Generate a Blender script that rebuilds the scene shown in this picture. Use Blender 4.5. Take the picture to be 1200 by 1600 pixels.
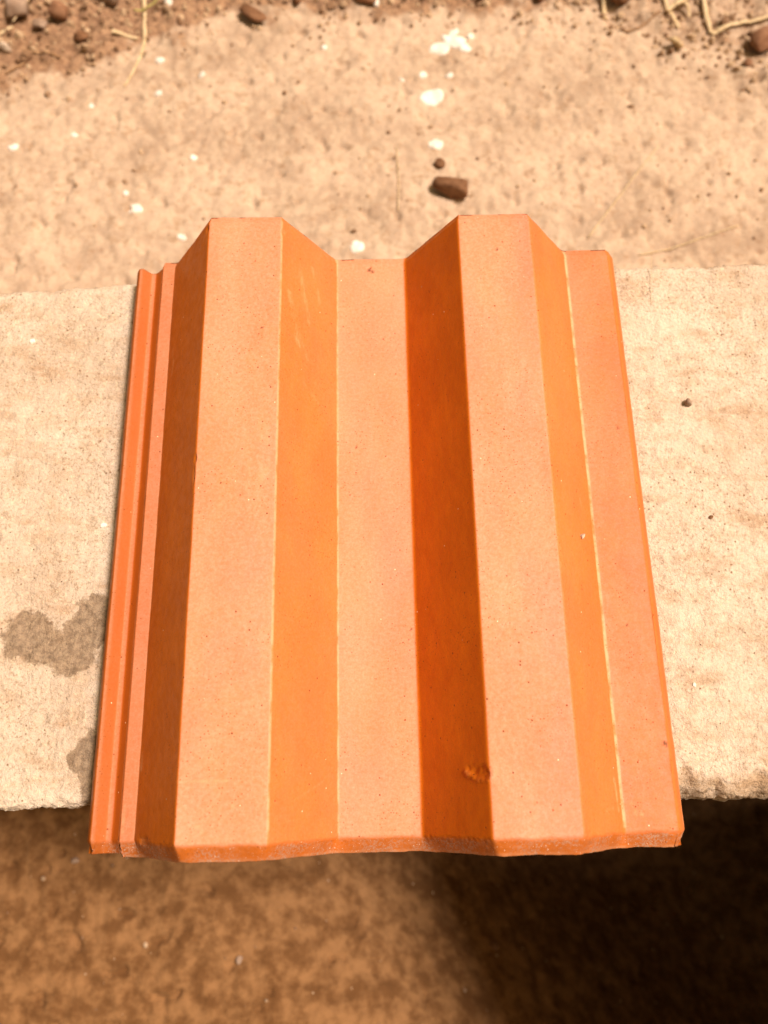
import bpy, math, random
import numpy as np
from mathutils import Matrix, Vector

for o in list(bpy.data.objects):
    bpy.data.objects.remove(o)
scene = bpy.context.scene
col = scene.collection

# ------------------------------------------------------------------ camera
cd = bpy.data.cameras.new('camera')
cam = bpy.data.objects.new('camera', cd)
col.objects.link(cam)
cam.matrix_world = Matrix((
    (0.999806, 0.01705462, -0.00985451, 0.16298),
    (-0.0193031, 0.94792297, -0.31791419, 0.03603),
    (0.00391941, 0.31804274, 0.94806828, 0.53542),
    (0, 0, 0, 1)))
cd.sensor_fit = 'VERTICAL'
cd.sensor_height = 36.0
cd.lens = 29.08
cd.clip_start = 0.01
cd.clip_end = 200
cd.dof.use_dof = True
cd.dof.focus_distance = 0.535
cd.dof.aperture_fstop = 5.4
scene.camera = cam

# ------------------------------------------------------------------ light
SUN = Vector((0.45, 0.06, 0.89)).normalized()
world = bpy.data.worlds.new('World')
scene.world = world
world.use_nodes = True
wn = world.node_tree
wn.nodes.clear()
sky = wn.nodes.new('ShaderNodeTexSky')
sky.sky_type = 'NISHITA'
sky.sun_disc = False
sky.sun_elevation = math.asin(SUN.z)
sky.sun_rotation = math.atan2(SUN.x, SUN.y)
sky.altitude = 0
sky.air_density = 1.0
sky.dust_density = 6.0
sky.ozone_density = 0.3
tint = wn.nodes.new('ShaderNodeMix')
tint.data_type = 'RGBA'
tint.blend_type = 'MULTIPLY'
tint.inputs[0].default_value = 1.0
tint.inputs[7].default_value = (1.0, 0.73, 0.34, 1)      # hazy, dusty air
bg = wn.nodes.new('ShaderNodeBackground')
bg.inputs[1].default_value = 0.09
wo = wn.nodes.new('ShaderNodeOutputWorld')
wn.links.new(sky.outputs[0], tint.inputs[6])
wn.links.new(tint.outputs[2], bg.inputs[0])
wn.links.new(bg.outputs[0], wo.inputs[0])

sl = bpy.data.lights.new('sun', 'SUN')
sl.energy = 4.1
sl.angle = math.radians(14)
sl.color = (1.0, 0.865, 0.79)
so = bpy.data.objects.new('sun', sl)
col.objects.link(so)
so.rotation_euler = SUN.to_track_quat('Z', 'Y').to_euler()
so.location = (1, 1, 3)

vs = scene.view_settings
vs.view_transform = 'Standard'
vs.look = 'None'
vs.gamma = 1.0
vs.use_curve_mapping = False
vs.exposure = 0.25
scene.cycles.max_bounces = 5
scene.cycles.diffuse_bounces = 4
scene.cycles.glossy_bounces = 2

# ------------------------------------------------------------------ noise
_rs = np.random.RandomState(7)
_perm = _rs.permutation(4096)
_gr = _rs.uniform(0, 2 * np.pi, 4096)

def perlin(x, y, seed=0):
    x = np.asarray(x, float) + seed * 17.31
    y = np.asarray(y, float) + seed * 9.77
    xi = np.floor(x).astype(np.int64); yi = np.floor(y).astype(np.int64)
    fx = x - xi; fy = y - yi
    u = fx * fx * fx * (fx * (fx * 6 - 15) + 10)
    v = fy * fy * fy * (fy * (fy * 6 - 15) + 10)
    def g(ix, iy, dx, dy):
        h = _perm[(_perm[ix & 4095] + iy) & 4095]
        a = _gr[h]
        return np.cos(a) * dx + np.sin(a) * dy
    a = g(xi, yi, fx, fy); b = g(xi + 1, yi, fx - 1, fy)
    c = g(xi, yi + 1, fx, fy - 1); d = g(xi + 1, yi + 1, fx - 1, fy - 1)
    return (a + u * (b - a)) * (1 - v) + (c + u * (d - c)) * v

def fbm(x, y, scale, octv=4, seed=0, gain=0.5):
    s = 0; a = 1; f = scale
    for i in range(octv):
        s = s + a * perlin(x * f, y * f, seed + i * 3)
        a *= gain; f *= 2.03
    return s

def sstep(a, b, x):
    t = np.clip((np.asarray(x, float) - a) / (b - a), 0, 1)
    return t * t * (3 - 2 * t)

# ------------------------------------------------------------------ node helper
class NT:
    def __init__(self, name, rough=0.8, spec=0.3):
        self.m = bpy.data.materials.new(name)
        self.m.use_nodes = True
        self.t = self.m.node_tree
        self.t.nodes.clear()
        self.out = self.n('ShaderNodeOutputMaterial')
        self.b = self.n('ShaderNodeBsdfPrincipled')
        self.b.inputs['Roughness'].default_value = rough
        self.b.inputs['Specular IOR Level'].default_value = spec
        self.l(self.b.outputs[0], self.out.inputs[0])
        self.tc = self.n('ShaderNodeTexCoord')
        self.P = self.tc.outputs['Object']
    def n(self, t):
        return self.t.nodes.new(t)
    def l(self, a, b):
        self.t.links.new(a, b)
    def put(self, sock, v):
        if isinstance(v, (int, float)):
            sock.default_value = v
        elif isinstance(v, tuple):
            sock.default_value = (*v, 1) if len(v) == 3 else v
        else:
            self.l(v, sock)
    def noise(self, scale, detail=4, rough=0.55, off=None, stretch=None):
        x = self.n('ShaderNodeTexNoise')
        x.inputs['Scale'].default_value = scale
        x.inputs['Detail'].default_value = detail
        x.inputs['Roughness'].default_value = rough
        p = self.P
        if off or stretch:
            mp = self.n('ShaderNodeMapping')
            if off: mp.inputs['Location'].default_value = off
            if stretch: mp.inputs['Scale'].default_value = stretch
            self.l(p, mp.inputs[0]); p = mp.outputs[0]
        self.l(p, x.inputs['Vector'])
        return x.outputs[0]
    def vor(self, scale, feature='F1'):
        x = self.n('ShaderNodeTexVoronoi')
        x.feature = feature
        x.inputs['Scale'].default_value = scale
        self.l(self.P, x.inputs['Vector'])
        return x
    def mr(self, v, a, b, c=0.0, d=1.0, smooth=True):
        x = self.n('ShaderNodeMapRange')
        x.interpolation_type = 'SMOOTHSTEP' if smooth else 'LINEAR'
        self.put(x.inputs[0], v)
        for i, k in enumerate((a, b, c, d)):
            x.inputs[i + 1].default_value = k
        return x.outputs[0]
    def math(self, op, a, b=0.0):
        x = self.n('ShaderNodeMath'); x.operation = op
        self.put(x.inputs[0], a); self.put(x.inputs[1], b)
        return x.outputs[0]
    def mix(self, f, a, b, mode='MIX'):
        x = self.n('ShaderNodeMix'); x.data_type = 'RGBA'; x.blend_type = mode
        self.put(x.inputs[0], f); self.put(x.inputs[6], a); self.put(x.inputs[7], b)
        return x.outputs[2]
    def attr(self, name):
        x = self.n('ShaderNodeAttribute'); x.attribute_name = name
        return x.outputs['Fac']
    def bump(self, h, strength, dist, prev=None):
        x = self.n('ShaderNodeBump')
        x.inputs['Strength'].default_value = strength
        x.inputs['Distance'].default_value = dist
        self.l(h, x.inputs['Height'])
        if prev is not None: self.l(prev, x.inputs['Normal'])
        return x.outputs[0]
    def done(self, color, normal=None, rough=None):
        self.put(self.b.inputs['Base Color'], color)
        if normal is not None: self.l(normal, self.b.inputs['Normal'])
        if rough is not None: self.put(self.b.inputs['Roughness'], rough)
        return self.m

# ------------------------------------------------------------------ materials
def mat_tile():
    k = NT('tile_paint', 0.5, 0.13)
    base = k.mix(k.mr(k.noise(26, 5, 0.68, (7, 7, 7), (1.0, 0.7, 1.0)), 0.32, 0.68), (0.56, 0.130, 0.004), (0.65, 0.160, 0.006))
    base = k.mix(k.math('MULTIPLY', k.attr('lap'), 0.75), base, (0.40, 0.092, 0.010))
    sx = k.n('ShaderNodeSeparateXYZ'); k.l(k.P, sx.inputs[0])
    dustn = k.mr(k.noise(16, 4, 0.6, (3, 1, 0), (1.6, 0.6, 1)), 0.28, 0.75)
    finen = k.mr(k.noise(420, 3, 0.6), 0.25, 0.8)
    dust_sheen = k.math('MULTIPLY', k.attr('flat'), k.math('ADD', k.math('MULTIPLY', dustn, 0.16), k.math('ADD', k.math('MULTIPLY', finen, 0.22), 0.34)))  # dust on flats; lost gloss and right-slope light are painted in as well
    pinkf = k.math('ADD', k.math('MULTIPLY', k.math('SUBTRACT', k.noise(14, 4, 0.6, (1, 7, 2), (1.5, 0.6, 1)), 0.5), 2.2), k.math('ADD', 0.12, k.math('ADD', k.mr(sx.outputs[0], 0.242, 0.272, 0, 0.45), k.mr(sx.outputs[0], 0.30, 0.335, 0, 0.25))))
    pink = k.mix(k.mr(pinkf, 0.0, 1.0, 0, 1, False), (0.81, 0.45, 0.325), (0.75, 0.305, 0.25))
    dust_sheen = k.math('MULTIPLY', dust_sheen, k.mr(sx.outputs[0], 0.295, 0.32, 1.0, 0.72))
    c = k.mix(dust_sheen, base, pink)
    gtone = k.mr(k.noise(760, 2, 0.7, (2, 4, 6)), 0.34, 0.66, 0.0, 1.0)
    c = k.mix(k.mix(gtone, (0.20, 0.20, 0.20), (0.0, 0.0, 0.0)), c, (0.36, 0.10, 0.02))
    # worn edges and scuffs: pale cement showing
    wn_ = k.mr(k.noise(90, 4, 0.6, (5, 5, 5)), 0.32, 0.62)
    wear = k.math('MULTIPLY', k.attr('wear'), k.math('ADD', k.math('MULTIPLY', wn_, 0.9), 0.1))
    c = k.mix(wear, c, (0.82, 0.52, 0.31))
    c = k.mix(k.math('MULTIPLY', k.attr('scuff'), k.mr(k.noise(150, 4, 0.7, (0, 3, 0), (1.0, 0.5, 1)), 0.38, 0.66, 0, 0.42)), c, (0.80, 0.46, 0.24))
    # pores
    v = k.vor(240)
    rnd = k.n('ShaderNodeSeparateColor'); k.l(v.outputs['Color'], rnd.inputs[0])
    pore = k.math('MULTIPLY', k.mr(v.outputs['Distance'], 0.06, 0.19, 1, 0), k.mr(rnd.outputs[0], 0.76, 0.93))
    v2 = k.vor(620)
    rn2 = k.n('ShaderNodeSeparateColor'); k.l(v2.outputs['Color'], rn2.inputs[0])
    pore2 = k.math('MULTIPLY', k.mr(v2.outputs['Distance'], 0.15, 0.35, 1, 0), k.mr(rn2.outputs[1], 0.66, 0.85))
    pore2 = k.math('MULTIPLY', pore2, k.mr(k.noise(30, 3, 0.5, (9, 2, 0)), 0.4, 0.65))
    c = k.mix(k.math('MULTIPLY', pore, 0.8), c, (0.16, 0.04, 0.008))
    c = k.mix(k.math('MULTIPLY', pore2, 0.8), c, (0.27, 0.075, 0.012))
    # pale sand grains stuck in the paint
    gr = k.math('MULTIPLY', k.mr(v.outputs['Distance'], 0.06, 0.14, 1, 0), k.mr(rnd.outputs[1], 0.965, 0.975))
    c = k.mix(gr, c, (0.85, 0.68, 0.45))
    # rough lower edge: painted-in shade, grey sand through thin paint
    ns = k.mr(k.noise(700, 3, 0.7), 0.42, 0.62)
    nm = k.mr(k.noise(38, 3, 0.6, (2, 8, 1)), 0.35, 0.65)
    nose = k.math('MULTIPLY', k.attr('nose'), k.math('ADD', k.math('MULTIPLY', k.math('MULTIPLY', ns, nm), 0.75), 0.0))
    c = k.mix(k.math('MULTIPLY', k.attr('nose'), k.mr(k.noise(55, 4, 0.6, (6, 2, 1)), 0.3, 0.7, 0.5, 0.85)), c, (0.37, 0.105, 0.022))  # shade of the downturned lip put into the colour
    c = k.mix(nose, c, (0.40, 0.27, 0.20))
    c = k.mix(k.math('MULTIPLY', k.attr('nose'), k.mr(k.noise(1100, 2, 0.6, (3, 2, 1)), 0.66, 0.74)), c, (0.75, 0.62, 0.50))
    c = k.mix(k.attr('mark'), c, (0.13, 0.04, 0.012))
    h1 = k.noise(700, 3, 0.6)
    h2 = k.noise(160, 4, 0.55)
    n = k.bump(h2, 0.10, 0.0015)
    n = k.bump(h1, 0.18, 0.0006, n)
    n = k.bump(k.math('SUBTRACT', 1.0, pore), 0.5, 0.0006, n)
    r = k.math('ADD', k.mr(h2, 0.3, 0.7, 0.42, 0.6), k.math('MULTIPLY', k.attr('nose'), 0.2))
    return k.done(c, n, r)

def mat_ledge():
    k = NT('sandy_render', 0.9, 0.2)
    big = k.mr(k.noise(9, 4, 0.6), 0.3, 0.7)
    c = k.mix(big, (0.585, 0.46, 0.35), (0.715, 0.605, 0.485))
    med = k.mr(k.noise(60, 5, 0.65, (4, 0, 0), (0.7, 1.4, 1)), 0.42, 0.7)
    c = k.mix(k.math('MULTIPLY', med, 0.6), c, (0.50, 0.345, 0.22))
    c = k.mix(k.math('MULTIPLY', k.mr(k.noise(26, 4, 0.7, (1, 9, 0), (0.6, 1.6, 1)), 0.55, 0.75), 0.7), c, (0.42, 0.26, 0.15))
    fine = k.mr(k.noise(430, 4, 0.8), 0.46, 0.72)
    c = k.mix(k.math('MULTIPLY', fine, k.mr(k.noise(17, 4, 0.65, (5, 5, 1)), 0.34, 0.64, 0.36, 1.0)), c, (0.32, 0.21, 0.125))
    lite = k.mr(k.noise(330, 2, 0.6, (7, 3, 1)), 0.56, 0.7)
    c = k.mix(k.math('MULTIPLY', lite, 0.5), c, (0.76, 0.66, 0.47))
    # brown crumbs in patches
    v = k.vor(330)
    sc = k.n('ShaderNodeSeparateColor'); k.l(v.outputs['Color'], sc.inputs[0])
    cr = k.math('MULTIPLY', k.mr(v.outputs['Distance'], 0.14, 0.34, 1, 0), k.mr(sc.outputs[0], 0.80, 0.86))
    cr = k.math('MULTIPLY', cr, k.mr(k.noise(24, 4, 0.6, (1, 1, 4)), 0.40, 0.60))
    c = k.mix(k.math('MULTIPLY', cr, 0.85), c, (0.20, 0.10, 0.045))
    pit = k.math('MULTIPLY', k.mr(v.outputs['Distance'], 0.08, 0.2, 1, 0), k.mr(sc.outputs[1], 0.972, 0.98))
    c = k.mix(pit, c, (0.10, 0.06, 0.035))
    # damp stains
    dmp = k.math('ADD', k.attr('damp'), k.math('MULTIPLY', k.math('SUBTRACT', k.noise(70, 6, 0.75), 0.5), 1.25))
    dm = k.mr(dmp, 0.41, 0.60)
    c = k.mix(k.math('MULTIPLY', dm, 0.86), c, k.mix(k.mr(k.noise(240, 4, 0.7, (2, 2, 9)), 0.35, 0.65), (0.175, 0.115, 0.07), (0.35, 0.25, 0.16)))
    c = k.mix(k.math('MULTIPLY', k.attr('raw'), k.mr(k.noise(130, 4, 0.7, (8, 8, 1)), 0.35, 0.65, 0.25, 0.9)), c, k.mix(fine, (0.42, 0.29, 0.175), (0.27, 0.165, 0.09)))
    n = k.bump(k.noise(110, 3, 0.6), 0.35, 0.004)
    n = k.bump(k.noise(480, 3, 0.75), 0.8, 0.0022, n)
    n = k.bump(k.math('SUBTRACT', 1.0, pit), 0.6, 0.001, n)
    return k.done(c, n, k.mr(dm, 0, 1, 0.92, 0.75))

def mat_ground():
    k = NT('bare_ground', 0.95, 0.15)
    n1 = k.mr(k.noise(9, 4, 0.62, None, (0.7, 1.3, 1)), 0.34, 0.66)
    c = k.mix(n1, (0.375, 0.268, 0.188), (0.52, 0.392, 0.288))
    n2 = k.mr(k.noise(48, 4, 0.66, (2, 5, 0)), 0.40, 0.64)
    c = k.mix(k.math('MULTIPLY', n2, 0.5), c, (0.60, 0.465, 0.335))
    n3 = k.mr(k.noise(75, 3, 0.65, (8, 1, 0)), 0.53, 0.70)
    c = k.mix(k.math('MULTIPLY', n3, 0.55), c, (0.29, 0.18, 0.10))
    f = k.mr(k.noise(300, 3, 0.65), 0.5, 0.68)
    c = k.mix(k.math('MULTIPLY', f, 0.4), c, (0.32, 0.20, 0.11))
    v = k.vor(70)
    sc = k.n('ShaderNodeSeparateColor'); k.l(v.outputs['Color'], sc.inputs[0])
    pt = k.math('MULTIPLY', k.mr(v.outputs['Distance'], 0.16, 0.36, 1, 0), k.mr(sc.outputs[0], 0.82, 0.86))
    c = k.mix(k.math('MULTIPLY', pt, 0.35), c, (0.24, 0.13, 0.07))
    s = k.mr(k.math('ADD', k.attr('soil'), k.math('MULTIPLY', k.math('SUBTRACT', k.noise(60, 4, 0.65), 0.5), 0.8)), 0.35, 0.7)
    soilc = k.mix(k.mr(k.noise(120, 3, 0.7), 0.35, 0.68), (0.17, 0.085, 0.045), (0.36, 0.215, 0.12))
    c = k.mix(k.math('MULTIPLY', s, 0.85), c, soilc)
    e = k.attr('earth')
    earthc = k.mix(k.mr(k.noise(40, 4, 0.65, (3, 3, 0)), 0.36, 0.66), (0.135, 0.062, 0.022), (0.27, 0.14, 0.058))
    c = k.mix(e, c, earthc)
    n = k.bump(k.noise(90, 4, 0.62), 0.32, 0.006)
    return k.done(c, n)

def mat_plain(name, a, b, scale, rough=0.9, spec=0.2, bs=0.4, bd=0.002):
    k = NT(name, rough, spec)
    c = k.mix(k.mr(k.noise(scale, 5, 0.65), 0.33, 0.68), a, b)
    n = k.bump(k.noise(scale * 2.5, 4, 0.65), bs, bd)
    return k.done(c, n)

M_tile = mat_tile()
M_ledge = mat_ledge()
M_ground = mat_ground()
M_paint = mat_plain('white_paint', (0.72, 0.67, 0.59), (0.82, 0.79, 0.73), 45, 0.6, 0.4, 0.15)
M_brown = mat_plain('brown_stone', (0.13, 0.06, 0.028), (0.24, 0.125, 0.065), 70)
M_red = mat_plain('reddish_stone', (0.20, 0.095, 0.05), (0.32, 0.175, 0.10), 70)
M_grey = mat_plain('grey_stone', (0.27, 0.18, 0.125), (0.38, 0.28, 0.21), 70)
M_pale = mat_plain('pale_stone', (0.46, 0.36, 0.27), (0.60, 0.50, 0.40), 80)
M_straw = mat_plain('dry_straw', (0.55, 0.40, 0.22), (0.70, 0.56, 0.35), 120, 0.7, 0.3)
M_green = mat_plain('fading_grass', (0.34, 0.30, 0.09), (0.55, 0.45, 0.19), 60, 0.7, 0.3)
M_bark = mat_plain('brown_stalk', (0.25, 0.14, 0.07), (0.40, 0.25, 0.14), 120)
M_shell = mat_plain('seed_husk', (0.60, 0.46, 0.27), (0.36, 0.22, 0.09), 90, 0.4, 0.5)

# ------------------------------------------------------------------ mesh helpers
def link(name, me, mat, parent=None):
    o = bpy.data.objects.new(name, me)
    if mat: me.materials.append(mat)
    col.objects.link(o)
    if parent is not None: o.parent = parent
    return o

def mesh_np(name, V, Q, smooth=True, attrs=None):
    me = bpy.data.meshes.new(name)
    V = np.asarray(V, np.float32); Q = np.asarray(Q, np.int32)
    me.vertices.add(len(V)); me.vertices.foreach_set('co', V.ravel())
    k = Q.shape[1]
    me.loops.add(Q.size); me.loops.foreach_set('vertex_index', Q.ravel())
    me.polygons.add(len(Q))
    me.polygons.foreach_set('loop_start', np.arange(0, Q.size, k, dtype=np.int32))
    me.polygons.foreach_set('loop_total', np.full(len(Q), k, np.int32))
    me.polygons.foreach_set('use_smooth', np.full(len(Q), smooth, bool))
    me.update(calc_edges=True)
    for a, val in (attrs or {}).items():
        at = me.attributes.new(a, 'FLOAT', 'POINT')
        at.data.foreach_set('value', np.asarray(val, np.float32).ravel())
    me.validate()
    return me

def grid_quads(nu, nv, flip=False):
    i, j = np.meshgrid(np.arange(nu - 1), np.arange(nv - 1), indexing='ij')
    a = i * nv + j
    q = np.stack([a, a + nv, a + nv + 1, a + 1], -1).reshape(-1, 4)
    return q[:, ::-1] if flip else q

def tag(o, label, cat=None, group=None, kind=None):
    o['label'] = label
    if cat: o['category'] = cat
    if group: o['group'] = group
    if kind: o['kind'] = kind
    return o

def spaced(a, b, lo, hi, step, n_out):
    """coordinates dense on [a,b], spreading out to lo and hi"""
    core = np.linspace(a, b, int(round((b - a) / step)) + 1)
    t = np.linspace(0, 1, n_out + 1)[1:] ** 2.2
    return np.concatenate([(a - t * (a - lo))[::-1], core, b + t * (hi - b)])

# ------------------------------------------------------------------ ground
SOILX = [-6, -0.6, -0.45, -0.312, -0.232, -0.152, -0.087, 0.014, 0.27, 0.44, 0.52, 0.68, 1.0, 6]
SOILY = [0.80, 0.86, 0.895, 0.912, 0.925, 0.962, 1.008, 1.030, 1.028, 0.998, 0.972, 0.885, 0.80, 0.7]

def soil_mask(x, y):
    ys = np.interp(x, SOILX, SOILY)
    return sstep(-0.06, 0.045, y - ys + 0.05 * fbm(x, y, 14, 4, 5, 0.6))

def ground_z(x, y):
    x = np.asarray(x, float); y = np.asarray(y, float)
    front = sstep(0.36, 0.10, y)
    back = -0.300
    pit = -0.50 - 0.42 * sstep(-0.08, 0.62, x + 0.9 * (y + 0.08)) * sstep(-1.3, -0.7, y)  # right side shaped deeper so that the hollow goes dark
    z = back * (1 - front) + pit * front
    s = soil_mask(x, y)
    rough = 0.0042 * fbm(x, y, 16, 3, 1) + 0.0030 * fbm(x, y, 60, 3, 11, 0.6)
    p = fbm(x, y, 38, 2, 21)
    pits = -0.006 * sstep(0.34, 0.62, p)
    loose = 0.011 * fbm(x, y, 22, 4, 31, 0.6) + 0.003
    return z + rough + pits * (1 - s) + s * loose

def build_ground():
    xs = spaced(-0.46, 0.86, -30, 30, 0.0026, 26)
    ya = np.linspace(-0.32, 0.09, 158); yb = np.linspace(0.50, 1.16, 255)
    t = np.linspace(0, 1, 27)[1:] ** 2.2
    ys = np.concatenate([(-0.32 - t * 29.7)[::-1], ya, np.linspace(0.10, 0.49, 24), yb, 1.16 + t * 30])
    X, Y = np.meshgrid(xs, ys, indexing='ij')
    Z = ground_z(X, Y)
    V = np.stack([X, Y, Z], -1).reshape(-1, 3)
    s = soil_mask(X, Y) * (1 - 0.55 * sstep(0.25, 0.5, X))
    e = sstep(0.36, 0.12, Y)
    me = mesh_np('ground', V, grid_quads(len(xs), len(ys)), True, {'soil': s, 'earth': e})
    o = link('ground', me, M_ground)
    tag(o, 'bare weathered sandy ground with loose soil at the far side', kind='structure')
    return o

ground = build_ground()

# ------------------------------------------------------------------ ledge
LZ = -0.0205

def ledge_far(x):
    return np.interp(x, [-1.5, -0.124, -0.024, 0.12, 0.356, 0.474, 1.5], [0.37, 0.4086, 0.4156, 0.419, 0.4239, 0.4250, 0.43]) + 0.0022 * fbm(x, x * 0 + 3.1, 26, 4, 2, 0.6)

def ledge_near(x):
    y = np.interp(x, [-1.5, -0.075, -0.020, 0.10, 0.357, 0.407, 1.5], [0.02, 0.0285, 0.0310, 0.029, 0.0265, 0.0262, 0.025])
    return y + 0.0022 * fbm(x, x * 0 + 8.3, 40, 4, 4, 0.62)

def build_ledge():
    xs = spaced(-0.16, 0.52, -3.0, 3.0, 0.0016, 30)
    # cross-section parameter: far foot -> far rim -> top -> near rim -> near foot
    nt = 246
    t = np.linspace(0, 1, nt)
    rim = 0.006
    ang = np.linspace(0, math.pi / 2, 15)
    rows = []      # (kind, value)
    yf = ledge_far(xs); yn = ledge_near(xs)
    chip = 0.0115 * sstep(0.343, 0.358, xs) * (0.75 + 1.1 * fbm(xs, xs * 0 + 1.7, 30, 2, 9, 0.5))
    chip = np.clip(chip, 0, 0.018) + 0.004 * np.exp(-((xs + 0.017) / 0.006) ** 2)
    S = []; kinds = []
    for z in (-0.60, -0.30, -0.16, -0.09, -0.055, -0.035):
        S.append((yf + 0.006 * fbm(xs, xs * 0 + z * 9, 12, 3, 6), np.full_like(xs, z))); kinds.append(0)
    for a in ang:
        S.append((yf - rim * (1 - np.cos(a)), LZ - rim * (1 - np.sin(a)) + 0 * xs)); kinds.append(0)
    ytop0 = yf - rim; ytop1 = yn + rim + chip
    for u in t[1:-1]:
        S.append((ytop0 + (ytop1 - ytop0) * u, np.full_like(xs, LZ))); kinds.append(0)
    for a in ang[::-1]:
        S.append((yn + (rim + chip) * (1 - np.cos(a)) ** (1.0 + 0 * a), LZ - (rim + chip * 1.1) * (1 - np.sin(a)) - chip * 0.22 * np.cos(a) ** 0.35)); kinds.append(1)
    for z in (-0.04, -0.06, -0.10, -0.17, -0.30, -0.60, -1.0):
        S.append((yn + 0.004 * fbm(xs, xs * 0 + z * 7, 18, 3, 8) + 0.05 * (-z - 0.03) * (z < -0.05), np.full_like(xs, z))); kinds.append(0)
    Yg = np.stack([s[0] for s in S], 1); Zg = np.stack([s[1] for s in S], 1)
    Xg = np.repeat(xs[:, None], Yg.shape[1], 1)
    nz = 0.0015 * fbm(Xg, Yg, 20, 3, 13) + 0.0010 * fbm(Xg, Yg + Zg, 110, 4, 14, 0.65)
    pp = fbm(Xg, Yg, 70, 2, 15)
    nz -= 0.0016 * sstep(0.42, 0.7, pp)
    topm = sstep(LZ - 0.03, LZ - 0.001, Zg)
    under = sstep(-0.025, -0.005, Xg) * sstep(0.352, 0.335, Xg) * sstep(0.03, 0.05, Yg)
    nz = np.minimum(nz, 0.0012)
    Zg = Zg + nz * topm
    edge = np.zeros_like(Yg); edge[:, np.array(kinds) == 1] = 1
    rough = 0.0022 * fbm(Xg, Zg * 3 + Yg, 130, 4, 18, 0.65)
    Yg = Yg + rough * (1 - sstep(LZ - 0.004, LZ - 0.0005, Zg))
    Zg = Zg + edge * (0.0016 + 0.0006 * sstep(0.345, 0.36, Xg)) * fbm(Xg, Yg * 1.5, 120, 3, 19, 0.6)
    # damp patches
    damp = np.zeros_like(Yg)
    for (cx, cy, rx, ry) in ((-0.072, 0.139, 0.015, 0.014), (-0.055, 0.131, 0.018, 0.010), (-0.041, 0.124, 0.013, 0.011),
                             (-0.027, 0.153, 0.013, 0.012), (-0.034, 0.140, 0.015, 0.010), (-0.076, 0.148, 0.007, 0.007),
                             (-0.022, 0.062, 0.009, 0.012), (-0.019, 0.044, 0.008, 0.017), (-0.031, 0.058, 0.006, 0.006)):
        d = np.sqrt(((Xg - cx) / rx) ** 2 + ((Yg - cy) / ry) ** 2)
        damp = np.maximum(damp, np.clip(1.25 - 0.65 * d, 0, 0.85))
    raw = edge * sstep(0.340, 0.358, Xg) * sstep(LZ + 0.0005, LZ - 0.002, Zg)
    V = np.stack([Xg, Yg, Zg], -1).reshape(-1, 3)
    me = mesh_np('ledge', V, grid_quads(len(xs), Yg.shape[1], True), True, {'damp': damp, 'raw': raw})
    o = link('ledge', me, M_ledge)
    tag(o, 'pale sandy concrete ledge carrying the roof tile', kind='structure')
    return o

ledge = build_ledge()

def build_shade_slab():
    """cover with carrying walls, added out of view to shade the hollow on the right"""
    V = []; Q = []
    def box(x0, x1, y0, y1, z0, z1):
        b = len(V)
        for x in (x0, x1):
            for y in (y0, y1):
                for z in (z0, z1):
                    V.append((x, y, z))
        for f in ((0, 1, 3, 2), (4, 6, 7, 5), (0, 4, 5, 1), (2, 3, 7, 6), (0, 2, 6, 4), (1, 5, 7, 3)):
            Q.append([b + i for i in f])
    b = len(V)
    ring = [(0.480, 0.012), (0.72, -0.20), (0.86, -1.4), (2.2, -1.4), (2.2, 0.012)]  # unseen outline, edge slanted to set where its shade falls
    for z in (-0.115, LZ - 0.004):
        for (x, y) in ring: V.append((x, y, z))
    Q.append([b, b + 4, b + 3, b + 2]); Q.append([b, b + 2, b + 1, b + 1])
    Q.pop()
    Q.append([b + 5, b + 7, b + 8, b + 9])
    for i in range(5):
        j = (i + 1) % 5
        Q.append([b + i, b + i + 5, b + j + 5, b + j])
    TRI = [(b, b + 2, b + 1), (b + 5, b + 6, b + 7)]
    box(1.0, 1.2, -1.397, 0.009, -1.2, -0.118)
    box(0.88, 0.98, -1.39, -1.20, -1.2, -0.118)
    me = bpy.data.meshes.new('shade_slab')
    me.from_pydata(V, [], [tuple(q) for q in Q] + TRI)
    me.update()
    o = link('shade_slab', me, M_ledge)
    tag(o, 'unseen concrete cover added to shade the hollow at lower right', kind='structure')
    return o

build_shade_slab()

# ------------------------------------------------------------------ roof tile
L = 0.420
TH = 0.0115
CTRL = [(-0.0165, -0.0110, 0.0), (-0.0162, -0.0064, 0.0012), (-0.0129, -0.0006, 0.0018), (-0.0096, -0.0006, 0.0012),
        (-0.0052, -0.0070, 0.0010), (-0.0014, -0.0070, 0.0020), (0.0045, -0.0012, 0.0006), (0.0140, -0.0012, 0.0006),
        (0.0498, 0.0505, 0.0014), (0.1010, 0.0505, 0.0013), (0.1368, 0.0, 0.0010), (0.1880, 0.0, 0.0022),
        (0.2238, 0.0505, 0.0016), (0.2744, 0.0505, 0.0018), (0.3082, 0.0070, 0.0018), (0.3405, 0.0079, 0.0016),
        (0.3458, 0.0030, 0.0016), (0.3470, -0.0015, 0.0012), (0.3470, -0.0108, 0.0)]

def sample_profile(i0, i1, step=0.0011):
    """rounded polyline between control points i0..i1"""
    pts = []
    def P(i): return np.array(CTRL[i][:2])
    prev = P(i0)
    pts.append(prev)
    for i in range(i0 + 1, i1 + 1):
        p = P(i); r = CTRL[i][2] if i < i1 else 0
        d = p - P(i - 1); ln = np.linalg.norm(d)
        a = p - d / ln * min(r, ln * 0.45)
        n = max(1, int(np.linalg.norm(a - prev) / step))
        for k in range(1, n + 1): pts.append(prev + (a - prev) * k / n)
        if i < i1 and r > 0:
            d2 = P(i + 1) - p; l2 = np.linalg.norm(d2)
            b = p + d2 / l2 * min(r, l2 * 0.45)
            for k in range(1, 6):
                u = k / 5
                pts.append(a * (1 - u) ** 2 + p * 2 * u * (1 - u) + b * u * u)
            prev = b
        else:
            prev = a
    return np.array(pts)

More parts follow.
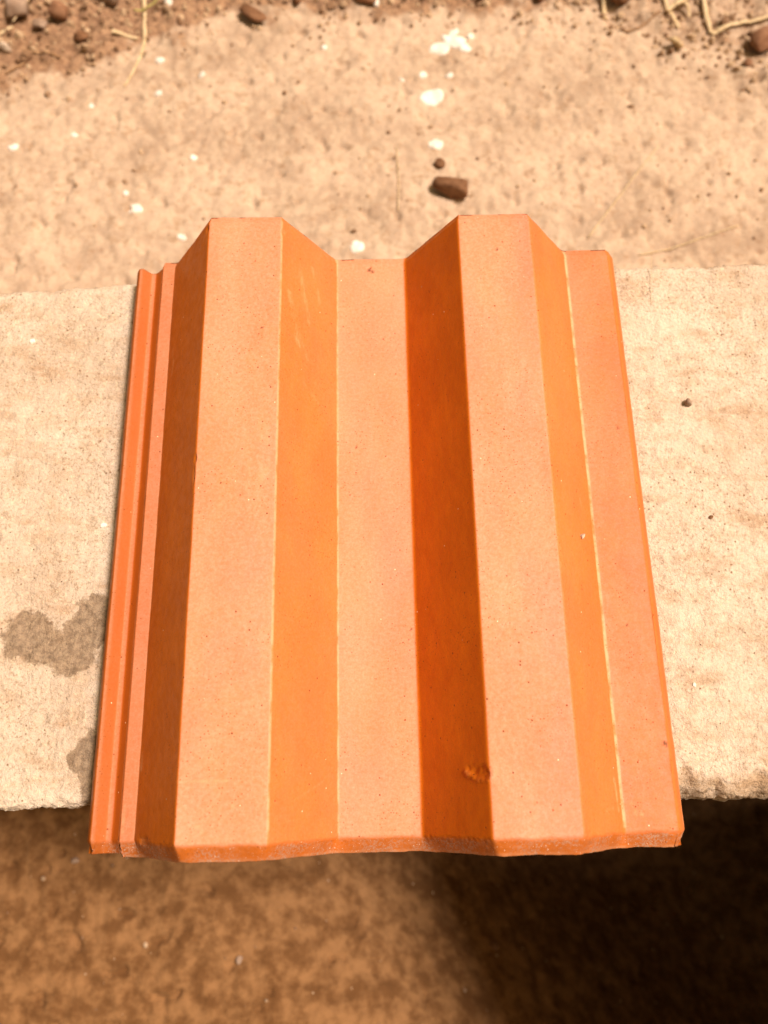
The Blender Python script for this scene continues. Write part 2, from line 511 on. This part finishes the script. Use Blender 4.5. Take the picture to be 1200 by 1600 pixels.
def normals2(p):
    t = np.gradient(p, axis=0)
    n = np.stack([-t[:, 1], t[:, 0]], 1)
    return n / np.linalg.norm(n, axis=1)[:, None]

STROKES = [  # x0,y0,x1,y1,width,strength : scuffs on the painted faces
    (0.106, 0.362, 0.112, 0.325, 0.0016, 0.7), (0.112, 0.385, 0.119, 0.345, 0.0014, 0.6), (0.120, 0.395, 0.125, 0.370, 0.0012, 0.5),
    (0.108, 0.345, 0.118, 0.318, 0.0010, 0.6), (0.115, 0.300, 0.124, 0.290, 0.0012, 0.35),
    (0.0500, 0.0423, 0.078, 0.0420, 0.0007, 0.9), (0.080, 0.0415, 0.089, 0.0412, 0.0006, 0.45),
    (0.0650, 0.0235, 0.0650, 0.0145, 0.0008, 0.6), (0.0610, 0.0190, 0.0680, 0.0190, 0.0012, 0.8), (0.0805, 0.0300, 0.0815, 0.0285, 0.0010, 1.0),
    (0.090, 0.262, 0.091, 0.222, 0.0022, 0.55), (0.094, 0.262, 0.095, 0.225, 0.0016, 0.5), (0.068, 0.232, 0.066, 0.205, 0.0018, 0.4),
    (0.084, 0.235, 0.083, 0.215, 0.0016, 0.4),
    (0.3035, 0.040, 0.3050, 0.022, 0.0010, 1.0), (0.3140, 0.0260, 0.3165, 0.0195, 0.0013, 0.9), (0.300, 0.0230, 0.2935, 0.0218, 0.0007, 0.6),
    (0.3190, 0.0195, 0.3200, 0.0185, 0.0010, 0.9), (0.298, 0.215, 0.3005, 0.208, 0.0008, 0.6),
    (0.0153, 0.060, 0.0158, 0.050, 0.0010, 0.9), (0.018, 0.342, 0.020, 0.330, 0.0009, 0.5), (0.020, 0.330, 0.0185, 0.318, 0.0007, 0.5),
    (0.112, 0.030, 0.128, 0.041, 0.0006, 0.5), (0.104, 0.022, 0.113, 0.020, 0.0007, 0.6), (0.2690, 0.0150, 0.2705, 0.0150, 0.0016, 1.0),
    (0.0060, 0.030, 0.0062, 0.014, 0.0010, 0.6)]

def tile_sheet(p, ys, nrm, corner_wear=True):
    """top surface over profile points p and stations ys, with moulding unevenness, nicks and wear"""
    N = len(p)
    X = np.repeat(p[:, 0][:, None], len(ys), 1); Z = np.repeat(p[:, 1][:, None], len(ys), 1)
    Yv = np.repeat(ys[None, :], N, 0)
    nx = np.repeat(nrm[:, 0][:, None], len(ys), 1); nz = np.repeat(nrm[:, 1][:, None], len(ys), 1)
    s = np.concatenate([[0], np.cumsum(np.linalg.norm(np.diff(p, axis=0), axis=1))])
    Sg = np.repeat(s[:, None], len(ys), 1)
    off = 0.00035 * fbm(Sg, Yv, 16, 3, 41) + 0.00014 * fbm(Sg, Yv, 110, 3, 42)
    # far rim bevel and rounded lower edge
    fb = sstep(L - 0.0058, L - 0.0045, Yv) * (Yv - (L - 0.0058)) / 0.0058
    off -= 0.0022 * np.clip(fb, 0, 1)
    q = np.clip((0.0098 + 0.0008 * fbm(Sg, Yv * 0, 60, 3, 43) - Yv) / 0.010, 0, 1)
    off -= 0.0058 * q ** 1.15 + (q > 0) * 0.00035 * fbm(Sg, Yv, 380, 3, 44, 0.7)
    # nick in the shaded face of the second ridge, broken edges
    def hollow(cx, cy, rx, ry, depth, th=0.0):
        c, sn = math.cos(th), math.sin(th)
        dx = X - cx; dy = Yv - cy
        u = (c * dx + sn * dy) / rx; v = (-sn * dx + c * dy) / ry
        d = np.sqrt(u * u + v * v) + 0.35 * fbm(X, Yv, 260, 3, 45)
        return depth * sstep(1.0, 0.45, d), d
    scuff = np.zeros_like(X)
    h, d = hollow(0.2190, 0.0450, 0.0068, 0.0040, 0.0017, -0.35)
    off -= h * (0.75 + 0.9 * fbm(X, Yv, 320, 2, 47))
    off += 0.0011 * np.exp(-((d - 1.15) / 0.16) ** 2) * (Yv < 0.0455)
    scuff = np.maximum(scuff, 0.35 * np.exp(-((d - 1.1) / 0.18) ** 2) * (Yv < 0.045))
    for (cx, cy, rx, ry, dp) in ((0.0495, 0.2365, 0.0012, 0.0035, 0.0009), (0.0490, 0.226, 0.0009, 0.008, 0.0006), (0.2750, 0.186, 0.0012, 0.004, 0.0008),
                                 (0.2752, 0.170, 0.0009, 0.007, 0.0006), (0.2750, 0.205, 0.0008, 0.012, 0.0004), (0.0485, 0.410, 0.0018, 0.003, 0.0010),
                                 (0.1015, 0.406, 0.0016, 0.004, 0.0008), (0.0225, 0.010, 0.006, 0.003, 0.0012)):
        h, d = hollow(cx, cy, rx, ry, dp)
        off -= h; scuff = np.maximum(scuff, 0.5 * sstep(1.1, 0.5, d))
    for (x0, y0, x1, y1, w, k) in STROKES:
        m = (X > min(x0, x1) - 0.006) & (X < max(x0, x1) + 0.006) & (Yv > min(y0, y1) - 0.006) & (Yv < max(y0, y1) + 0.006)
        if not m.any(): continue
        dx, dy = x1 - x0, y1 - y0; ll = dx * dx + dy * dy
        tt = np.clip(((X[m] - x0) * dx + (Yv[m] - y0) * dy) / ll, 0, 1)
        dd = np.hypot(X[m] - x0 - tt * dx, Yv[m] - y0 - tt * dy)
        scuff[m] = np.maximum(scuff[m], k * sstep(w * 1.3, w * 0.4, dd))
    wear = np.zeros_like(X)
    for (ci, w, k) in ((9, 0.0008, 0.42), (10, 0.0008, 0.45), (14, 0.0013, 0.62), (7, 0.0007, 0.12), (1, 0.0010, 0.6), (13, 0.0006, 0.12), (16, 0.0012, 0.2)):
        d = np.hypot(X - CTRL[ci][0], Z - CTRL[ci][1])
        wear = np.maximum(wear, k * sstep(w * 1.4, w * 0.5, d) * (Yv > 0.011))
    # crumbly bright line on the very tip
    wear = np.maximum(wear, 0.5 * sstep(0.0022, 0.0008, Yv))
    mark = 0.85 * sstep(L - 0.0016, L - 0.0006, Yv) * sstep(0.02, 0.22, fbm(Sg, Yv * 0, 55, 4, 61, 0.65))
    for (mx, my, mr_) in ((0.1612, 0.4085, 0.0013), (0.1636, 0.4072, 0.0011), (0.1622, 0.4105, 0.0008), (0.3383, 0.0598, 0.0011), (0.3392, 0.0586, 0.0008), (0.3237, 0.1337, 0.0007),
                          (0.2500, 0.3890, 0.0009), (0.3330, 0.2720, 0.0008), (0.0890, 0.3300, 0.0008), (0.1500, 0.2640, 0.0008), (0.1850, 0.1350, 0.0007)):
        mark = np.maximum(mark, 0.9 * sstep(mr_ * 1.5, mr_ * 0.6, np.hypot(X - mx, Yv - my)))
    flat = 0.34 * sstep(0.3, 0.45, nx) + sstep(0.90, 0.985, nz)  # flats, and sun-side slopes lightened in the colour too
    nose = sstep(0.004, 0.30, q) if q.max() > 0 else np.zeros_like(X)
    tip = np.exp(-Yv / 0.0015)
    X2 = X + nx * off; Z2 = Z + nz * off
    # the lower lip runs round the folds in one soft wave
    if q.max() > 0 and N > 60:
        w = 13; kern = np.hanning(2 * w + 3)[1:-1]; kern /= kern.sum()
        def soft(a):
            e = np.pad(a, ((w, w), (0, 0)), mode='reflect', reflect_type='odd')
            return np.stack([np.convolve(e[:, j], kern, 'valid') for j in range(a.shape[1])], 1)
        qq = sstep(0.05, 1.0, q) * sstep(0, 0.012, Sg) * sstep(0, 0.012, s[-1] - Sg)
        X2 = X2 + (soft(X2) - X2) * qq; Z2 = Z2 + (soft(Z2) - Z2) * qq
    wob = 0.0007 * fbm(Sg, Yv * 0, 45, 4, 48, 0.6) * tip + 0.0006 * fbm(Sg, Yv * 0, 30, 3, 49) * np.exp(-(L - Yv) / 0.002)
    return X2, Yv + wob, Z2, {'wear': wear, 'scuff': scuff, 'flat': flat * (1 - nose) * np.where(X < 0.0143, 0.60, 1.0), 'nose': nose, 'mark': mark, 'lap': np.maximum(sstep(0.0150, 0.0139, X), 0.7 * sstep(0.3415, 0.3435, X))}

def stations(y0, y1, step):
    return np.linspace(y0, y1, max(2, int(round((y1 - y0) / step)) + 1))

def shell(name, top, bottom, ys, nrm, parent, caps=(), sides=()):
    """top sheet + underside + the end caps and sides asked for, as one mesh"""
    X, Y, Z, at = tile_sheet(top, ys, nrm)
    n, m = X.shape
    V = [np.stack([X, Y, Z], -1).reshape(-1, 3)]
    Q = [grid_quads(n, m)]
    A = {k: [v.reshape(-1)] for k, v in at.items()}
    base = n * m
    b = np.stack([np.interp(np.linspace(0, 1, n), np.linspace(0, 1, len(bottom)), bottom[:, i]) for i in (0, 1)], 1)
    Yb = np.repeat(np.array([ys[0], ys[-1]])[None, :], n, 0)
    Yb[:, 0] = Y[:, 0]; Yb[:, 1] = Y[:, -1]
    Vb = np.stack([np.repeat(b[:, 0][:, None], 2, 1), Yb, np.repeat(b[:, 1][:, None], 2, 1)], -1).reshape(-1, 3)
    V.append(Vb); Q.append(grid_quads(n, 2, True) + base)
    for k in A: A[k].append(np.zeros(len(Vb)) if k != 'nose' else np.full(len(Vb), 0.6))
    i = np.arange(n - 1)
    if 'near' in caps:
        Q.append(np.stack([i * m, (i + 1) * m, base + (i + 1) * 2, base + i * 2], 1)[:, ::-1])
    if 'far' in caps:
        Q.append(np.stack([i * m + m - 1, (i + 1) * m + m - 1, base + (i + 1) * 2 + 1, base + i * 2 + 1], 1))
    for sd in sides:
        r = 0 if sd == 'left' else n - 1
        j = np.arange(m - 1)
        # fan strip: connect the top border to the two underside corners through a copied border row
        bv = np.stack([np.full(m, b[r, 0]), Y[r], np.full(m, b[r, 1])], 1)
        sb = sum(len(v) for v in V)
        V.append(bv)
        for k in A: A[k].append(np.zeros(m))
        q = np.stack([r * m + j, r * m + j + 1, sb + j + 1, sb + j], 1)
        Q.append(q if sd == 'left' else q[:, ::-1])
    me = mesh_np(name, np.concatenate(V), np.concatenate(Q), True, {k: np.concatenate(v) for k, v in A.items()})
    return link(name, me, M_tile, parent)

def nearest_bottom(top, nrm, z_min=-0.0125):
    b = top - nrm * TH
    b[:, 1] = np.maximum(b[:, 1], z_min)
    b[:, 0] = np.maximum.accumulate(b[:, 0])
    return b

def bottom_from(ctrl, top):
    """underside x follows the top's x order so that columns stay upright"""
    xs = np.array([c[0] for c in ctrl]); zs = np.array([c[1] for c in ctrl])
    return np.stack([top[:, 0], np.interp(top[:, 0], xs, zs)], 1)

BOT = [(-0.02, -0.0125), (0.021, -0.0125), (0.0555, 0.0390), (0.0955, 0.0390), (0.1305, -0.0125), (0.1345, -0.0193), (0.1905, -0.0193), (0.1945, -0.0125),
       (0.2295, 0.0390), (0.2690, 0.0390), (0.3020, -0.0045), (0.3385, -0.0045), (0.3420, -0.0105), (0.36, -0.0105)]

tile = bpy.data.objects.new('roof_tile', None)
tile.empty_display_size = 0.05
col.objects.link(tile)
tag(tile, 'orange painted concrete roof tile with two flat-topped ridges lying on the ledge', 'roof tile', kind='thing')

full = sample_profile(0, 18)
nfull = normals2(full)
def cut(i0, i1):
    p = sample_profile(i0, i1)
    # normals from the whole profile so that neighbouring parts meet without a step
    n = np.stack([nfull[np.argmin(np.hypot(*(full - q).T))] for q in p])
    return p, n

YN = 0.0110
pb, nb = cut(6, 15)
shell('body', pb, bottom_from(BOT, pb), np.concatenate([stations(YN, L - 0.008, 0.0013), stations(L - 0.008, L, 0.0005)[1:]]), nb, tile, caps=('far',), sides=('left',))
nz_ = shell('nose_edge', pb, bottom_from(BOT, pb), stations(0.0, YN, 0.0005), nb, tile, caps=('near',), sides=('left',))
nz_['label'] = 'rough rounded lower edge with grey sand showing through'
pr, nr = cut(15, 18)
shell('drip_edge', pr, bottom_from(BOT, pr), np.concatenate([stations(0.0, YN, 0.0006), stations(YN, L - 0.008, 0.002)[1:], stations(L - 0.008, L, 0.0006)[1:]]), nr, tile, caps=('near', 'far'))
pu, nu = cut(3, 6)
UY = np.concatenate([stations(0.0022, YN, 0.0006), stations(YN, 0.4133, 0.002)[1:]])
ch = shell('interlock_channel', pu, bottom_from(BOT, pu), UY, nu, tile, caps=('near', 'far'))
pk, nk = cut(0, 3)
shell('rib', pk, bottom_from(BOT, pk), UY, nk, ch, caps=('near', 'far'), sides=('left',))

# ------------------------------------------------------------------ small things
import bmesh

def stone_mesh(name, rx, ry, rz, seed, sub=3, ang=0.35):
    rnd = random.Random(seed)
    bm = bmesh.new()
    bmesh.ops.create_icosphere(bm, subdivisions=sub, radius=1.0)
    # facets: cut the ball by a few planes, then roughen
    planes = [(Vector((rnd.gauss(0, 1), rnd.gauss(0, 1), rnd.gauss(0, 0.8))).normalized(), rnd.uniform(0.45, 0.82)) for _ in range(8)]
    V = np.array([v.co[:] for v in bm.verts])
    for n, d in planes:
        k = V @ np.array(n[:])
        V = V - np.outer(np.clip(k - d, 0, None) * (1 - ang * 0.3), np.array(n[:]))
    V = V * (1 + 0.10 * fbm(V[:, 0] + V[:, 2] * 0.7, V[:, 1] - V[:, 2] * 0.6, 1.6, 4, seed)[:, None])
    V = V * np.array([rx, ry, rz])
    for v, c in zip(bm.verts, V): v.co = c
    me = bpy.data.meshes.new(name)
    bm.to_mesh(me); bm.free()
    for p in me.polygons: p.use_smooth = True
    return me

def stone(name, x, y, rx, ry, rz, mat, label, seed, rot=0.0, z=None, cat='stone', group=None, sink=0.25):
    me = stone_mesh(name, rx, ry, rz, seed)
    o = link(name, me, mat)
    zz = float(ground_z(np.array([x]), np.array([y]))[0]) if z is None else z
    o.location = (x, y, zz + rz * (1 - sink))
    o.rotation_euler = (0, 0, rot)
    return tag(o, label, cat, group)

G_ST = 'stones lying on the far ground'
stone('stone', 0.262, 0.727, 0.0245, 0.0165, 0.012, M_brown, 'brown stone behind the second ridge, largest on open ground', 3, -0.25, group=G_ST)
stone('stone', 0.250, 0.769, 0.0095, 0.0065, 0.005, M_brown, 'small dark stone just beyond the largest brown stone', 5, -0.3, group=G_ST)
stone('stone', 0.013, 1.012, 0.021, 0.0125, 0.010, M_brown, 'dark oval stone on open ground beyond the first ridge', 8, -0.45, group=G_ST)
stone('stone', -0.180, 1.043, 0.026, 0.021, 0.018, M_grey, 'round grey stone cut by the top edge, left of the pale stem', 11, 0.2, group=G_ST)
stone('stone', -0.298, 1.018, 0.023, 0.018, 0.015, M_grey, 'grey rounded stone in the far left corner', 13, 0.3, group=G_ST)
stone('stone', -0.240, 1.010, 0.017, 0.0125, 0.012, M_red, 'reddish brown stone right of the corner stone', 17, -0.4, group=G_ST)
stone('stone', -0.267, 1.000, 0.0115, 0.0085, 0.008, M_grey, 'small flat grey stone between two larger corner stones', 19, 0.1, group=G_ST)
stone('stone', -0.306, 0.955, 0.0085, 0.0080, 0.0075, M_pale, 'small pale round stone at the left border', 23, 0.0, group=G_ST)
stone('stone', -0.211, 0.974, 0.0105, 0.0080, 0.006, M_brown, 'small dark brown stone in the loose soil at left', 29, 0.5, group=G_ST)
stone('stone', 0.157, 1.038, 0.023, 0.0115, 0.010, M_red, 'long brown stone at top edge beside a white chip', 31, -0.5, group=G_ST)
stone('stone', 0.126, 1.044, 0.010, 0.008, 0.007, M_brown, 'small brown stone touching the long one at top edge', 37, 0.2, group=G_ST)
stone('stone', 0.0697, 1.036, 0.0075, 0.0085, 0.006, M_brown, 'small dark stone at top edge right of the dark oval', 41, 0.2, group=G_ST)
stone('stone', 0.3965, 1.040, 0.0115, 0.009, 0.008, M_brown, 'dark stone at top edge left of the straw', 43, 0.2, group=G_ST)
stone('stone', 0.500, 1.032, 0.0215, 0.016, 0.013, M_brown, 'dark brown stone right of the short straight straw', 47, 0.05, group=G_ST)
stone('stone', 0.626, 1.038, 0.0165, 0.012, 0.011, M_brown, 'dark stone at top edge inside the bent straw', 53, 0.1, group=G_ST)
stone('stone', 0.680, 0.952, 0.0215, 0.0185, 0.015, M_red, 'angular reddish stone at the right border under the bent straw', 59, 0.5, group=G_ST)
stone('stone', 0.652, 0.915, 0.0065, 0.0055, 0.005, M_red, 'tiny brown stone below the angular one at right', 61, 0.3, group=G_ST)
stone('seed_husk', 0.5636, 0.947, 0.0110, 0.0065, 0.006, M_shell, 'shiny pale seed husk below the straws at far right', 67, -0.75, cat='seed', sink=0.1)
stone('chip', 0.1752, 1.031, 0.0055, 0.0085, 0.004, M_paint, 'whitish chip at the top edge beside the long stone', 71, 0.2, cat='chip', sink=0.1)
stone('pebble', 0.396, 0.3028, 0.0031, 0.0034, 0.0030, M_grey, 'small grey pebble alone on the ledge right of the tile', 73, 0.2, z=LZ, cat='pebble', sink=0.1)
stone('pebble', 0.4004, 0.2145, 0.0020, 0.0014, 0.0008, M_brown, 'tiny dark crumb on the right part of the ledge', 79, 0.4, z=LZ, cat='pebble')
stone('grain', 0.2960, 0.1888, 0.0026, 0.0019, 0.0016, M_pale, 'pale sand grain on the right slope of the tile', 83, 0.5, z=0.0227, cat='grain', sink=0.1)
stone('pebble', -0.1895, -0.0345, 0.0052, 0.0040, 0.0034, M_grey, 'small greyish pebble on the low ground by the left corner', 89, 0.1, cat='pebble')
stone('pebble', 0.0017, -0.1420, 0.0042, 0.0046, 0.0032, M_grey, 'small pale pebble on the shaded ground below the first ridge', 97, 0.1, cat='pebble')
stone('pebble', 0.3080, -0.1600, 0.0090, 0.0066, 0.005, M_brown, 'dark pebble on the shaded ground at lower right', 101, 0.1, cat='pebble')

# white paint drips on the ground and ledge
def splash(x, y, r, ry, seed, surf, parent, rot=0.0, lobes=0.16, th=0.0016):
    rnd = random.Random(seed)
    na, nr_ = 30, 7
    ph = [rnd.uniform(0, 6.28) for _ in range(4)]
    V = []; Q = []
    c, s = math.cos(rot), math.sin(rot)
    for i in range(nr_ + 1):
        q = i / nr_
        for j in range(na):
            a = 2 * math.pi * j / na
            w = 1 + lobes * (math.sin(2 * a + ph[0]) + 0.8 * math.sin(3 * a + ph[1]) + 0.6 * math.sin(5 * a + ph[2]) + 0.35 * math.sin(8 * a + ph[3]))
            u = r * q * w * math.cos(a); v = ry * q * w * math.sin(a)
            V.append((x + c * u - s * v, y + s * u + c * v, q))
    V = np.array(V)
    q = V[:, 2].copy()
    V[:, 2] = surf(V[:, 0], V[:, 1]) + np.where(q < 1, th * np.sqrt(np.clip(1 - q ** 3, 0, 1)) + 0.0004, -0.003)
    for i in range(nr_):
        for j in range(na):
            k = (j + 1) % na
            Q.append((i * na + j, (i + 1) * na + j, (i + 1) * na + k, i * na + k))
    me = mesh_np('paint_splash', V, Q, True)
    return link('paint_splash', me, M_paint, parent)

led = lambda x, y: np.full_like(x, LZ + 0.0004)
PX = [(0.2700, 0.9640, 0.0215, 0.0165, 0.32, 0.10), (0.2895, 0.9560, 0.0100, 0.0060, 0.1, -0.3), (0.2760, 0.9815, 0.0105, 0.0055, 0.1, 0.9), (0.2985, 0.9765, 0.0060, 0.0040, 0.1, 0.2),
      (0.2440, 0.8754, 0.0178, 0.0128, 0.06, 0.15), (0.2338, 0.9123, 0.0060, 0.0050, 0.05, 0), (0.2677, 0.9108, 0.0065, 0.0042, 0.1, 0.4),
      (0.2459, 0.8001, 0.0098, 0.0085, 0.05, 0), (0.2062, 0.9064, 0.0040, 0.0036, 0.05, 0), (-0.122, 0.7087, 0.0090, 0.0085, 0.10, 0),
      (0.146, 0.6511, 0.0098, 0.0090, 0.08, 0), (-0.1354, 0.7315, 0.0036, 0.0032, 0.05, 0), (-0.0638, 0.6682, 0.0056, 0.0048, 0.1, 0),
      (-0.2803, 0.8025, 0.0068, 0.0062, 0.08, 0), (-0.108, 0.941, 0.0062, 0.0055, 0.06, 0), (-0.0527, 0.9156, 0.0052, 0.0046, 0.08, 0),
      (-0.106, 0.886, 0.0060, 0.0042, 0.12, 0), (-0.2075, 0.8222, 0.0042, 0.0038, 0.08, 0), (-0.0564, 0.7861, 0.0052, 0.0044, 0.08, 0),
      (-0.1902, 0.8686, 0.0034, 0.0030, 0.05, 0), (0.1052, 0.9584, 0.0044, 0.0038, 0.05, 0), (-0.2468, 1.0371, 0.0085, 0.006, 0.1, 0.3), (-0.1010, 1.034, 0.0060, 0.0055, 0.1, 0)]
for i, (x, y, rx, ry, lb, rt) in enumerate(PX):
    splash(x, y, rx, ry, 100 + i, ground_z, ground, rt, lb)
for i, (x, y, rx, ry) in enumerate(((-0.0958, 0.364, 0.0022, 0.0019), (-0.0288, 0.2161, 0.0024, 0.0020), (0.3719, 0.0978, 0.0014, 0.0015))):
    splash(x, y, rx, ry, 200 + i, led, ledge, 0, 0.1, 0.0006)

# dry stems and straws
def stem(name, pts, r0, r1, mat, label, cat='straw', lift=0.0, group='dry stems on the far ground', surf=ground_z, flat=0.6):
    P = np.array([(p[0], p[1]) for p in pts], float)
    hs = np.array([p[2] if len(p) > 2 else 0.0 for p in pts])
    t = np.linspace(0, 1, len(P)); tt = np.linspace(0, 1, 10 * len(P))
    # soft interpolation with a sharp-enough bend
    xs = np.interp(tt, t, P[:, 0]); ys = np.interp(tt, t, P[:, 1]); hh = np.interp(tt, t, hs)
    kern = np.array([1, 2, 3, 2, 1]) / 9
    pad = lambda a: np.concatenate([[2 * a[0] - a[2], 2 * a[0] - a[1]], a, [2 * a[-1] - a[-2], 2 * a[-1] - a[-3]]])
    xs = np.convolve(pad(xs), kern, 'valid'); ys = np.convolve(pad(ys), kern, 'valid')
    g = surf(xs, ys); g = np.convolve(np.pad(g, 6, mode='edge'), np.ones(13) / 13, 'valid') * 0.5 + np.maximum.accumulate(g) * 0 + g * 0.5
    rr = (r0 + (r1 - r0) * tt) * 0.78 * (1 + 0.35 * fbm(tt, tt * 0 + r0 * 900, 7, 3, 77))
    zs = g + hh + rr * flat + 0.0006 + lift
    C = np.stack([xs, ys, zs], 1)
    T = np.gradient(C, axis=0); T /= np.linalg.norm(T, axis=1)[:, None]
    B = np.cross(T, [0, 0, 1.0]); B /= np.linalg.norm(B, axis=1)[:, None]
    N = np.cross(B, T)
    k = 7; V = []
    for i in range(len(C)):
        for j in range(k):
            a = 2 * math.pi * j / k
            V.append(C[i] + rr[i] * (math.cos(a) * B[i] + flat * math.sin(a) * N[i]))
    Q = [(i * k + j, i * k + (j + 1) % k, (i + 1) * k + (j + 1) % k, (i + 1) * k + j) for i in range(len(C) - 1) for j in range(k)]
    n = len(V); V.append(C[0]); V.append(C[-1])
    me = bpy.data.meshes.new(name)
    F = [tuple(q) for q in Q] + [(n, (j + 1) % k, j) for j in range(k)] + [(n + 1, (len(C) - 1) * k + j, (len(C) - 1) * k + (j + 1) % k) for j in range(k)]
    me.from_pydata([tuple(v) for v in V], [], F)
    for p in me.polygons: p.use_smooth = True
    o = link(name, me, mat)
    return tag(o, label, cat, group)

stem('stem', [(-0.1385, 1.075, 0.004), (-0.1330, 1.018, 0.003), (-0.1295, 0.979), (-0.1346, 0.9414), (-0.1434, 0.9149), (-0.1510, 0.8985)], 0.0042, 0.0018, M_straw, 'long pale stem curving down from the top left edge')
stem('grass_blade', [(-0.146, 1.022, 0.006), (-0.122, 1.026, 0.010), (-0.105, 1.035, 0.012), (-0.088, 1.043, 0.010)], 0.0022, 0.0038, M_green, 'short yellow green blade lying across the pale stem', 'grass')
stem('straw', [(-0.172, 0.984, 0.002), (-0.155, 0.9825), (-0.140, 0.9796)], 0.0034, 0.0026, M_straw, 'short thick straw bit left of the pale stem')
stem('twig', [(-0.286, 0.958, 0.002), (-0.262, 0.9545), (-0.237, 0.946)], 0.0024, 0.0030, M_bark, 'short brown twig in the loose soil at left', 'twig')
stem('twig', [(-0.303, 0.918, 0.001), (-0.290, 0.930), (-0.282, 0.940)], 0.0022, 0.0026, M_bark, 'short slanted twig at the left border', 'twig')
stem('leaf', [(-0.274, 1.058, 0.012), (-0.283, 1.028, 0.014), (-0.292, 1.012, 0.012), (-0.302, 1.000, 0.006)], 0.0060, 0.0016, M_straw, 'pale dry leaf leaning over the corner stones', 'leaf', flat=0.25)
stem('straw', [(-0.256, 1.012, 0.004), (-0.240, 1.030, 0.006), (-0.220, 1.043, 0.006), (-0.205, 1.05, 0.004)], 0.0022, 0.0016, M_bark, 'thin straw beside the reddish corner stone')
stem('straw', [(-0.33, 0.975, 0.001), (-0.318, 0.985), (-0.304, 0.997)], 0.0030, 0.0024, M_straw, 'pale straw end at the far left border')
stem('straw', [(0.481, 1.062, 0.004), (0.4790, 1.03, 0.003), (0.4773, 0.9995)], 0.0036, 0.0040, M_straw, 'short straight straw at top edge right of centre')
stem('straw', [(0.545, 1.060, 0.004), (0.5565, 1.036, 0.004), (0.5660, 1.008, 0.003), (0.5745, 0.984)], 0.0030, 0.0036, M_straw, 'straight straw slanting right below the top edge')
stem('straw', [(0.5600, 1.010, 0.004), (0.5760, 1.0195, 0.008), (0.5960, 1.028, 0.008)], 0.0036, 0.0056, M_straw, 'crumpled pale straw knot among the straws')
stem('straw', [(0.5800, 1.026, 0.008), (0.5880, 1.015, 0.006), (0.5920, 1.002, 0.002)], 0.0044, 0.0020, M_straw, 'short straw tip hanging from the straw knot')
stem('straw', [(0.598, 1.066, 0.010), (0.6064, 1.036, 0.008), (0.6110, 1.0075, 0.004), (0.6150, 0.9710, 0.001)], 0.0034, 0.0040, M_straw, 'upper arm of the bent straw at far right')
stem('straw', [(0.6150, 0.9700, 0.002), (0.6330, 0.9775, 0.003), (0.6521, 0.9844, 0.004), (0.680, 0.990, 0.004), (0.725, 1.003, 0.003)], 0.0040, 0.0030, M_straw, 'lower arm of the bent straw reaching the right border')
stem('straw', [(0.500, 0.980, 0.001), (0.522, 0.984), (0.5379, 0.9945, 0.002), (0.552, 1.006, 0.003)], 0.0022, 0.0018, M_bark, 'thin half buried straw below the straw knot')
stem('straw', [(0.526, 0.795, 0.001), (0.475, 0.728, 0.001), (0.423, 0.658, 0.001)], 0.0009, 0.0011, M_straw, 'hair thin straw slanting on ground behind the right ridge')
stem('straw', [(0.480, 0.631, 0.001), (0.545, 0.650, 0.001), (0.606, 0.672, 0.001)], 0.0010, 0.0009, M_straw, 'hair thin straw beyond the ledge at right')
stem('straw', [(0.1965, 0.797, 0.001), (0.198, 0.75, 0.001), (0.1962, 0.700, 0.001)], 0.0008, 0.0008, M_straw, 'hair thin straw on the ground behind the valley')
stem('hair_root', [(0.3836, 0.4300, 0.002), (0.3815, 0.413, 0.0012), (0.3785, 0.387, 0.0004)], 0.00022, 0.0002, M_straw, 'fine root hair over the far rim of the ledge', 'root', surf=led)

# loose crumbs of soil and grit: nobody could count them
def grit():
    rnd = np.random.RandomState(5)
    phi = (1 + 5 ** 0.5) / 2
    ico = np.array([(-1, phi, 0), (1, phi, 0), (-1, -phi, 0), (1, -phi, 0), (0, -1, phi), (0, 1, phi), (0, -1, -phi), (0, 1, -phi), (phi, 0, -1), (phi, 0, 1), (-phi, 0, -1), (-phi, 0, 1)], float)
    ico /= np.linalg.norm(ico[0])
    F = np.array([(0, 11, 5), (0, 5, 1), (0, 1, 7), (0, 7, 10), (0, 10, 11), (1, 5, 9), (5, 11, 4), (11, 10, 2), (10, 7, 6), (7, 1, 8), (3, 9, 4), (3, 4, 2), (3, 2, 6), (3, 6, 8), (3, 8, 9), (4, 9, 5), (2, 4, 11), (6, 2, 10), (8, 6, 7), (9, 8, 1)])
    X = rnd.uniform(-0.45, 0.85, 16000); Y = np.where(rnd.rand(16000) < 0.8, rnd.uniform(0.52, 1.15, 16000), rnd.uniform(-0.28, 0.03, 16000))
    s = soil_mask(X, Y)
    keep = rnd.rand(16000) < (0.05 + 0.75 * s)
    X = X[keep]; Y = Y[keep]; s = s[keep]
    n = len(X)
    R = np.exp(rnd.normal(math.log(0.0017), 0.5, n)) * (0.8 + 0.6 * s)
    R = np.clip(R, 0.0007, 0.0062)
    Z = ground_z(X, Y) + R * 0.25
    J = 1 + rnd.uniform(-0.32, 0.32, (n, 12, 1))
    sc = rnd.uniform(0.65, 1.25, (n, 1, 3))
    V = ico[None] * J * sc * R[:, None, None] + np.stack([X, Y, Z], 1)[:, None, :]
    T = F[None] + (np.arange(n) * 12)[:, None, None]
    tone = np.repeat(rnd.rand(n), 12)
    me = mesh_np('loose_grit', V.reshape(-1, 3), T.reshape(-1, 3), False, {'tone': tone})
    k = NT('soil_grit', 0.95, 0.15)
    c = k.mix(k.mr(k.attr('tone'), 0.1, 0.95, 0, 1, False), (0.22, 0.13, 0.075), (0.50, 0.36, 0.23))
    k.done(c, k.bump(k.noise(500, 3), 0.4, 0.001))
    o = link('loose_grit', me, k.m)
    tag(o, 'loose brown soil crumbs and grit on the ground', 'grit', kind='stuff')

grit()
